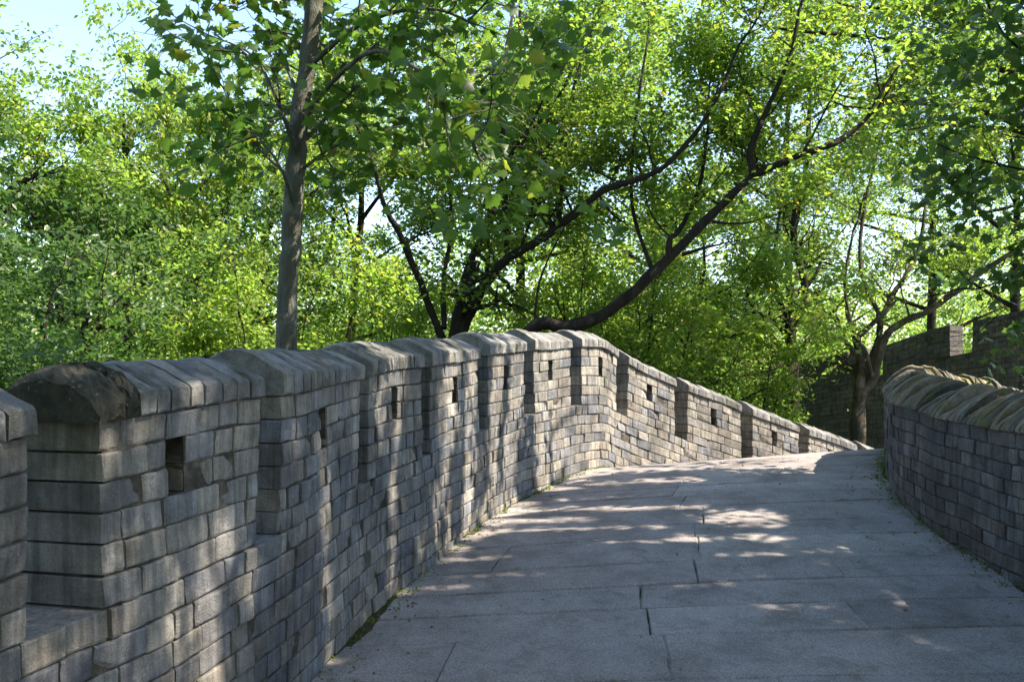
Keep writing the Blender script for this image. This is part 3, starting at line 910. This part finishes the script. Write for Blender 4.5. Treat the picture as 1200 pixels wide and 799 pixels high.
# T3: the long dark limb leaning right over the wall
t = Tree(303, leaf=.095, per=32, spread=.12, lens=(0, .42, .8, 1.35)); t.back = 1.7
D = 12.2
b0 = at(618, 392, D); base = np.array([b0[0] - 1.6, D + .6, gz(b0[0], D) - .2])
t.limb([base, (base + b0) / 2 + np.array([-.1, 0, .35]), b0, at(672, 382, D - .1), at(722, 355, D - .1), at(765, 318, D - .2), at(790, 296, D - .2), at(835, 253, D - .3), at(880, 207, D - .4), at(928, 183, D - .5), at(985, 165, D - .6)], .105, .035, .72)
t.limb([at(783, 302, D - .2), at(786, 282, D - .2), at(797, 268, D - .1), at(820, 220, D + .2), at(830, 150, D + .4)], .045, .02, .3)
t.limb([at(882, 205, D - .4), at(880, 178, D - .4), at(890, 150, D - .5), at(898, 132, D - .5), at(925, 70, D - .6), at(940, 0, D - .6)], .05, .02, .35)
t.limb([at(800, 298, D - .2), at(825, 291, D - .4), at(846, 286, D - .5)], .028, .01, .6, side=.6)
t.limb([at(835, 260, D - .3), at(860, 262, D - .3), at(882, 260, D - .3)], .02, .01, .5, side=.6)
t.limb([at(765, 318, D - .2), at(740, 240, D + .6), at(745, 140, D + 1.0), at(760, 40, D + 1.2)], .03, .015, .45)
t.build('leaning_tree', 'dark limb leaning far right, rising from behind the wall top', 'tree', M_barkDark, M_leafY, base)

# T4: forked tree in front of the far battlement
t = Tree(404, leaf=.085, per=26, spread=.12, lens=(0, .4, .75, 1.2)); t.back = .9; t.lift = .55
D = 15.5
fk = at(1006, 478, D); base = np.array([fk[0], D, gz(fk[0], D) - .2])
t.limb([base, (base + fk) / 2, fk], .13, .12, bare=1)
t.limb([(base + fk) / 2, fk, at(1024, 440, D - .1), at(1033, 405, D - .2), at(1050, 382, D - .3), at(1085, 365, D - .5), at(1115, 345, D - .7), at(1150, 320, D - 1), at(1195, 290, D - 1.3)], .085, .035, .55)
t.limb([fk, at(1018, 432, D), at(1030, 400, D), at(1034, 372, D), at(1052, 340, D + .1), at(1075, 300, D + .2), at(1085, 240, D + .3)], .075, .025, .5)
t.limb([at(1022, 440, D - .2), at(1014, 412, D - .3), at(1006, 398, D - .35), at(998, 380, D - .4), at(990, 330, D - .4), at(1000, 270, D - .4)], .035, .02, .5)
t.limb([at(1034, 378, D), at(1010, 320, D + .3), at(1012, 250, D + .5), at(1030, 170, D + .7)], .04, .02, .3)
t.build('forked_tree', 'forked tree with pale twisted lower stem in front of the far battlement', 'tree', M_barkPale, M_leafY, base)

# T5: dark trunk behind the descending wall
t = Tree(505, leaf=.085, per=26, spread=.12, lens=(0, .42, .8, 1.3)); t.back = .9; t.lift = .5
D = 16.5
fk = at(927, 425, D); base = np.array([fk[0], D, gz(fk[0], D) - .2])
t.limb([base, fk], .15, .12, bare=.7, dens=.5)
t.limb([fk, at(928, 395, D), at(945, 340, D), at(930, 270, D), at(945, 190, D), at(950, 80, D)], .09, .03, .35)
t.limb([fk, at(905, 395, D), at(885, 365, D), at(878, 335, D), at(905, 300, D), at(915, 240, D)], .06, .02, .3)
t.limb([fk, at(870, 440, D - .4), at(820, 430, D - .6), at(780, 400, D - .7)], .04, .015, .2)
t.limb([fk, at(880, 390, D - .2), at(830, 350, D - .2), at(780, 330, D)], .04, .015, .3)
t.build('dark_trunked_tree', 'dark trunked tree standing behind the low end of the descending wall', 'tree', M_barkDark, M_leafG, base)

# T6: maple on the right, its shaded leaves hang over the right wall
t = Tree(606, leaf=.10, per=16, spread=.12, kids=(0, 5, 5, .5), lens=(0, .42, .75, 1.2), droop=.5, up=.0); t.clear = True
base = np.array([7.6, 8.6, gz(7.6, 8.6) - .1]); tb = np.array([7.4, 8.4, EZ + .6])
t.limb([base, tb, np.array([7.2, 8.2, EZ + 3.0]), np.array([6.8, 8.0, EZ + 5.5])], .16, .07, .7, dens=.3)
for e_, r in (((4.95, 8.9, .9), .035), ((4.7, 8.2, 1.7), .035), ((4.5, 8.3, 2.8), .04), ((4.2, 6.6, 3.2), .05), ((3.2, 6.6, 4.4), .05), ((5.6, 5.2, 4.0), .05), ((5.2, 7.4, 4.4), .05)):
    e_ = np.array(e_); st = np.array([7.35, 8.3, EZ + max(.2, e_[2] - 1.0)]); en = e_ + np.array([0, 0, EZ])
    md = (st + en) / 2 + np.array([0, 0, .35])
    t.limb([st, md, en], r, .012, .3, dens=.3, lvl=3, side=.8)
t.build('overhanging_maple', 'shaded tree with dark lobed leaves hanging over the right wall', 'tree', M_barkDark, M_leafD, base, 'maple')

# T7: tall tree right of the camera that throws the shade on the path
t = Tree(707, leaf=.11, per=24, spread=.14, lens=(0, .45, .85, 1.4)); t.solid = True
base = np.array([7.2, 3.4, gz(7.2, 3.4) - .1])
t.limb([base, np.array([7.1, 3.4, EZ + 1]), np.array([6.9, 3.5, EZ + 4]), np.array([6.6, 3.6, EZ + 7])], .2, .08, .8)
for e_ in ((4.6, 2.5, 5.0), (3.6, 2.9, 4.4), (5.2, 3.0, 6.6), (6.2, 5.7, 4.2), (6.4, 4.6, 3.8), (7.6, 5.8, 5.4), (5.8, 5.2, 5.6), (6.8, 3.4, 4.2), (7.4, 4.6, 6.6), (4.0, 5.4, 5.2), (3.2, 4.4, 6.6), (5.2, 3.6, 3.8), (4.6, 4.6, 4.6), (5.4, 2.2, 5.0), (3.6, 3.2, 6.0), (5.0, 6.2, 6.0), (7.2, 5.6, 6.4), (8.0, 2.4, 7.0), (5.6, 4.0, 7.6)):
    e_ = np.array(e_); st = np.array([6.9, 3.5, EZ + e_[2] - 1.6]); en = e_ + np.array([0, 0, EZ])
    t.limb([st, (st + en) / 2 + np.array([0, 0, .4]), en], .06, .02, .3, dens=.27)
t.build('shade_tree', 'tall tree right of the path whose crown shades the paving', 'tree', M_barkDark, M_leafG, base)

# generic standing trees with their own look, left and behind
def standing(seed, name, label, px, D, ytop, ybot, wid, leafm, bark=M_barkDark, leaf=.085, per=24, dens=.42, lean=0, limbs=9, droop=.35, tr=.10):
    t = Tree(seed, leaf=leaf, per=int(per * 1.9), spread=.095, kids=(0, 4, 4, .34), lens=(0, .40, .75, 1.2), droop=droop)
    r = t.rng
    tp = at(px + lean, ytop, D); bt = at(px, ybot, D)
    base = np.array([bt[0], D, gz(bt[0], D) - .1])
    mid = (bt + tp) / 2 + np.array([r.normal(0, .15), r.normal(0, .15), 0])
    tr_ = t.limb([base, bt, mid, tp - np.array([0, 0, .6])], tr, .03, .55, dens=dens)
    H = tp[2] - bt[2]; W_ = wid / FPX * D / 2
    for k in range(limbs):
        f = (k + .5) / limbs; az = k * 2.4 + r.uniform(-.3, .3)
        z0 = bt[2] + H * (f * .8)
        i = int(np.argmin(abs(tr_[:, 2] - z0))); st = tr_[i]
        rr = W_ * (math.sin(math.pi * min(1, .22 + f * .72)) ** .7) * r.uniform(.75, 1.1)
        en = st + np.array([math.cos(az) * rr, math.sin(az) * rr * .9, H * .16 * r.uniform(.4, 1.6)])
        md = (st + en) / 2 + np.array([0, 0, r.uniform(-.1, .3)])
        t.limb([st, md, en], tr * .42, .012, .25, dens=dens, side=.85)
    return t.build(name, label, 'tree', bark, leafm, base, 'oval')
standing(801, 'broadleaf_tree', 'yellow-green tree at the left edge with a dark forked trunk', -10, 13, 60, 400, 230, M_leafY, tr=.16, limbs=11)
standing(802, 'broadleaf_tree', 'tall loose tree with drooping sprays against the blue sky, upper left', 150, 17, 120, 400, 200, M_leafY, leaf=.10, droop=.9, limbs=12)
standing(803, 'broadleaf_tree', 'mid green tree left of the smooth grey trunk, thin slanting stem', 215, 14, 185, 410, 220, M_leafG, tr=.06, limbs=9, droop=.8, leaf=.10)
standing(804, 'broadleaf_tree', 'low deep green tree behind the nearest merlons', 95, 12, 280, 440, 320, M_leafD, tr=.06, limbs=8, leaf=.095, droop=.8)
standing(805, 'broadleaf_tree', 'tree with slanting dark trunk beside the smooth grey trunk', 300, 16, 130, 380, 230, M_leafG, lean=50, tr=.14, limbs=10)
standing(806, 'broadleaf_tree', 'yellow-green tree between the grey trunk and the fanning stems', 410, 17.5, 60, 400, 220, M_leafY, limbs=11)
standing(807, 'broadleaf_tree', 'bright green tree glowing behind the leaning limb', 760, 18, 20, 440, 300, M_leafY, limbs=12)
standing(808, 'broadleaf_tree', 'bright green tree low behind the descending wall', 820, 15.2, 300, 500, 230, M_leafY, limbs=12, tr=.05, leaf=.10)
standing(809, 'broadleaf_tree', 'tall tree above the far battlement notches', 1090, 24, 60, 400, 360, M_leafY, limbs=12, tr=.15)
standing(810, 'broadleaf_tree', 'tree at the right edge beyond the far battlement', 1190, 21, 30, 400, 300, M_leafG, limbs=11, tr=.15)
standing(811, 'broadleaf_tree', 'tall mid green tree rising above the fanning stems', 610, 19, -40, 400, 300, M_leafY, limbs=12, tr=.14)
standing(812, 'broadleaf_tree', 'tall tree above the dark trunked tree', 930, 20, -20, 420, 280, M_leafG, limbs=12, tr=.14)

# canopy over the right background, high and deeper
t = Tree(813, leaf=.10, per=24, spread=.13, lens=(0, .42, .8, 1.25))
base = np.array([9.6, 14.5, gz(9.6, 14.5) - .1])
t.limb([base, np.array([9.5, 14.5, EZ + 1.5]), np.array([8.8, 14.0, EZ + 4.2]), np.array([8.2, 13.6, EZ + 6.0])], .17, .06, .8)
for e_ in ((4.6, 12.6, 3.6), (3.4, 12.2, 4.4), (6.0, 13.2, 3.4), (7.0, 13.0, 2.6), (5.0, 13.6, 5.2), (7.6, 12.2, 4.2)):
    e_ = np.array(e_); st = np.array([8.9, 14.1, EZ + e_[2] - .6]); en = e_ + np.array([0, 0, EZ])
    t.limb([st, (st + en) / 2 + np.array([0, 0, .3]), en], .055, .015, .3, dens=.36)
t.build('high_canopy_tree', 'deep green canopy spreading high over the upper right, past the right wall', 'tree', M_barkDark, M_leafG, base)
# trees closing in behind the viewpoint: they keep the open sky off the merlon ends
for k_, (x_, y_, zz_) in enumerate(((-3.6, -1.8, 5.2), (4.6, -3.4, 5.4), (.3, -5.2, 5.4))):
    t = Tree(820 + k_, leaf=.19, per=30, spread=.19, lens=(0, .5, .95, 1.5))
    base = np.array([x_, y_, gz(x_, y_) - .1])
    t.limb([base, np.array([x_, y_, EZ + 1]), np.array([x_, y_, EZ + zz_])], .17, .06, .6)
    for j_ in range(12):
        az_ = j_ * 2.4; zz = EZ - 1.0 + j_ * .55
        st = np.array([x_, y_, zz]); en = st + np.array([math.cos(az_) * 2.0, math.sin(az_) * 2.0, .8])
        t.limb([st, (st + en) / 2, en], .06, .02, .25, dens=.45)
    t.build('broadleaf_tree', ('tree left of the wall behind the viewpoint', 'tree right of the path behind the viewpoint', 'tree closing the path far behind the viewpoint')[k_], 'tree', M_barkDark, M_leafG, base)

# far wood: reads as one mass
fr = np.random.default_rng(77)
P = []
for k in range(56):
    D = fr.uniform(26, 44); x = fr.uniform(-.62, .62) * D
    rad = fr.uniform(1.6, 3.0); zt = EZ - 3.5 + fr.uniform(1.5, 8.0)
    if x / D < -.25: zt = min(zt, EZ + 3.5)
    for c in range(16):
        dv = fr.normal(0, 1, 3); dv /= np.linalg.norm(dv)
        cc = np.array([x, D, zt - rad * .6]) + dv * rad * np.array([1, 1, 1.5]) * fr.uniform(.3, 1)
        P.append(cc + fr.normal(0, .42, (200, 3)) * np.array([1, 1, .7]))
for k in range(150):          # undergrowth along the far side
    D = fr.uniform(19, 34); x = fr.uniform(-.62, .62) * D
    if x / D > .26 and D < 25: continue
    for c in range(8):
        cc = np.array([x, D, EZ - 2.6 + fr.uniform(0, 4.6)]) + fr.normal(0, .9, 3)
        P.append(cc + fr.normal(0, .5, (120, 3)))
P = np.concatenate(P)
V, F = leaf_arrays(P, .17, fr, OVAL_V, OVAL_F)
fo = link_fast('woodland', V, F, M_leafY); tag(fo, 'mass of far green foliage closing the view behind the trees', kind='stuff')
# shrubs close behind the wall
def shrub(seed, label, px, py, D, w_, h_, m, n=70, leaf=.07):
    r = np.random.default_rng(seed); t = Tree(seed, leaf=leaf, per=26, spread=.09, lens=(0, .35, .6, .9)); t.lift = .2
    b = at(px, py, D); base = np.array([b[0], D, gz(b[0], D) - .1])
    W_ = w_ / FPX * D / 2; H = h_ / FPX * D
    for k in range(9):
        en = np.array([b[0] + r.uniform(-W_, W_), D + r.uniform(-.5, .8), b[2] + H * r.uniform(.1, .9)])
        t.limb([base, (base + en) / 2 + np.array([0, 0, .2]), en], .03, .012, .55, dens=.35, side=.8)
    t.build('shrub', label, 'shrub', M_barkDark, m, base)
shrub(901, 'yellow-green shrub showing over the coping left of the fanning stems', 440, 425, 15, 170, 60, M_leafY)
shrub(902, 'green shrub filling under the leaning limb', 740, 450, 13.6, 200, 110, M_leafY)
shrub(903, 'leafy shrub behind the lowest merlons beside the far battlement', 868, 500, 15.4, 110, 80, M_leafY)
shrub(904, 'deep green shrub behind the nearest merlon at the left edge', 10, 450, 8.5, 200, 90, M_leafD)
shrub(905, 'bright shrub behind the grey trunk foot', 300, 425, 10.5, 220, 70, M_leafY)

# ------------------------------------------------------------------ small growth at the wall foot
def tufts(name, label, cv, foot, lo, hi, n, seed, side):
    r = np.random.default_rng(seed); P = []
    for k in range(n):
        v_ = r.uniform(lo, hi); x = abs(r.normal(0, .018)) + .012
        if side == 'R': x = 1 - x
        q = path_pt(v_, x)
        m_ = r.integers(3, 12)
        P.append(q + np.column_stack([r.normal(0, .018, m_), r.normal(0, .018, m_), np.abs(r.normal(0, .012, m_))]))
    P = np.concatenate(P)
    V, F = leaf_arrays(P, .019, r, OVAL_V, OVAL_F, -.6, .8)
    o = link_fast(name, V, F, M_weed); tag(o, label, kind='stuff')
tufts('moss', 'moss and tiny weeds along the foot of the right wall', RC, RF, 4.5, 12.3, 420, 3, 'R')
tufts('moss', 'moss and tiny weeds along the foot of the battlement wall', LC, LF, 4.5, 12.0, 170, 4, 'L')

r = np.random.default_rng(31); P = []
for k in range(420):
    v_ = r.uniform(4.4, 12.2); x = abs(r.normal(0, .05)) + .008 if r.random() < .75 else r.uniform(0, 1)
    if r.random() < .5: x = 1 - x
    q = path_pt(v_, min(max(x, .01), .99)); q[2] += .006; P.append(q)
V, F = leaf_arrays(np.array(P), .030, r, OVAL_V, OVAL_F, 0, .25)
M_dry = leaf_mat('dry_leaf', [(0, (.10, .07, .035)), (.6, (.17, .12, .055)), (1, (.20, .18, .05))], (1.2, 1.1, 1.0))
o = link_fast('fallen_leaves', V, F, M_dry); tag(o, 'scattered dry fallen leaves and grit on the paving, mostly at its edges', kind='stuff')
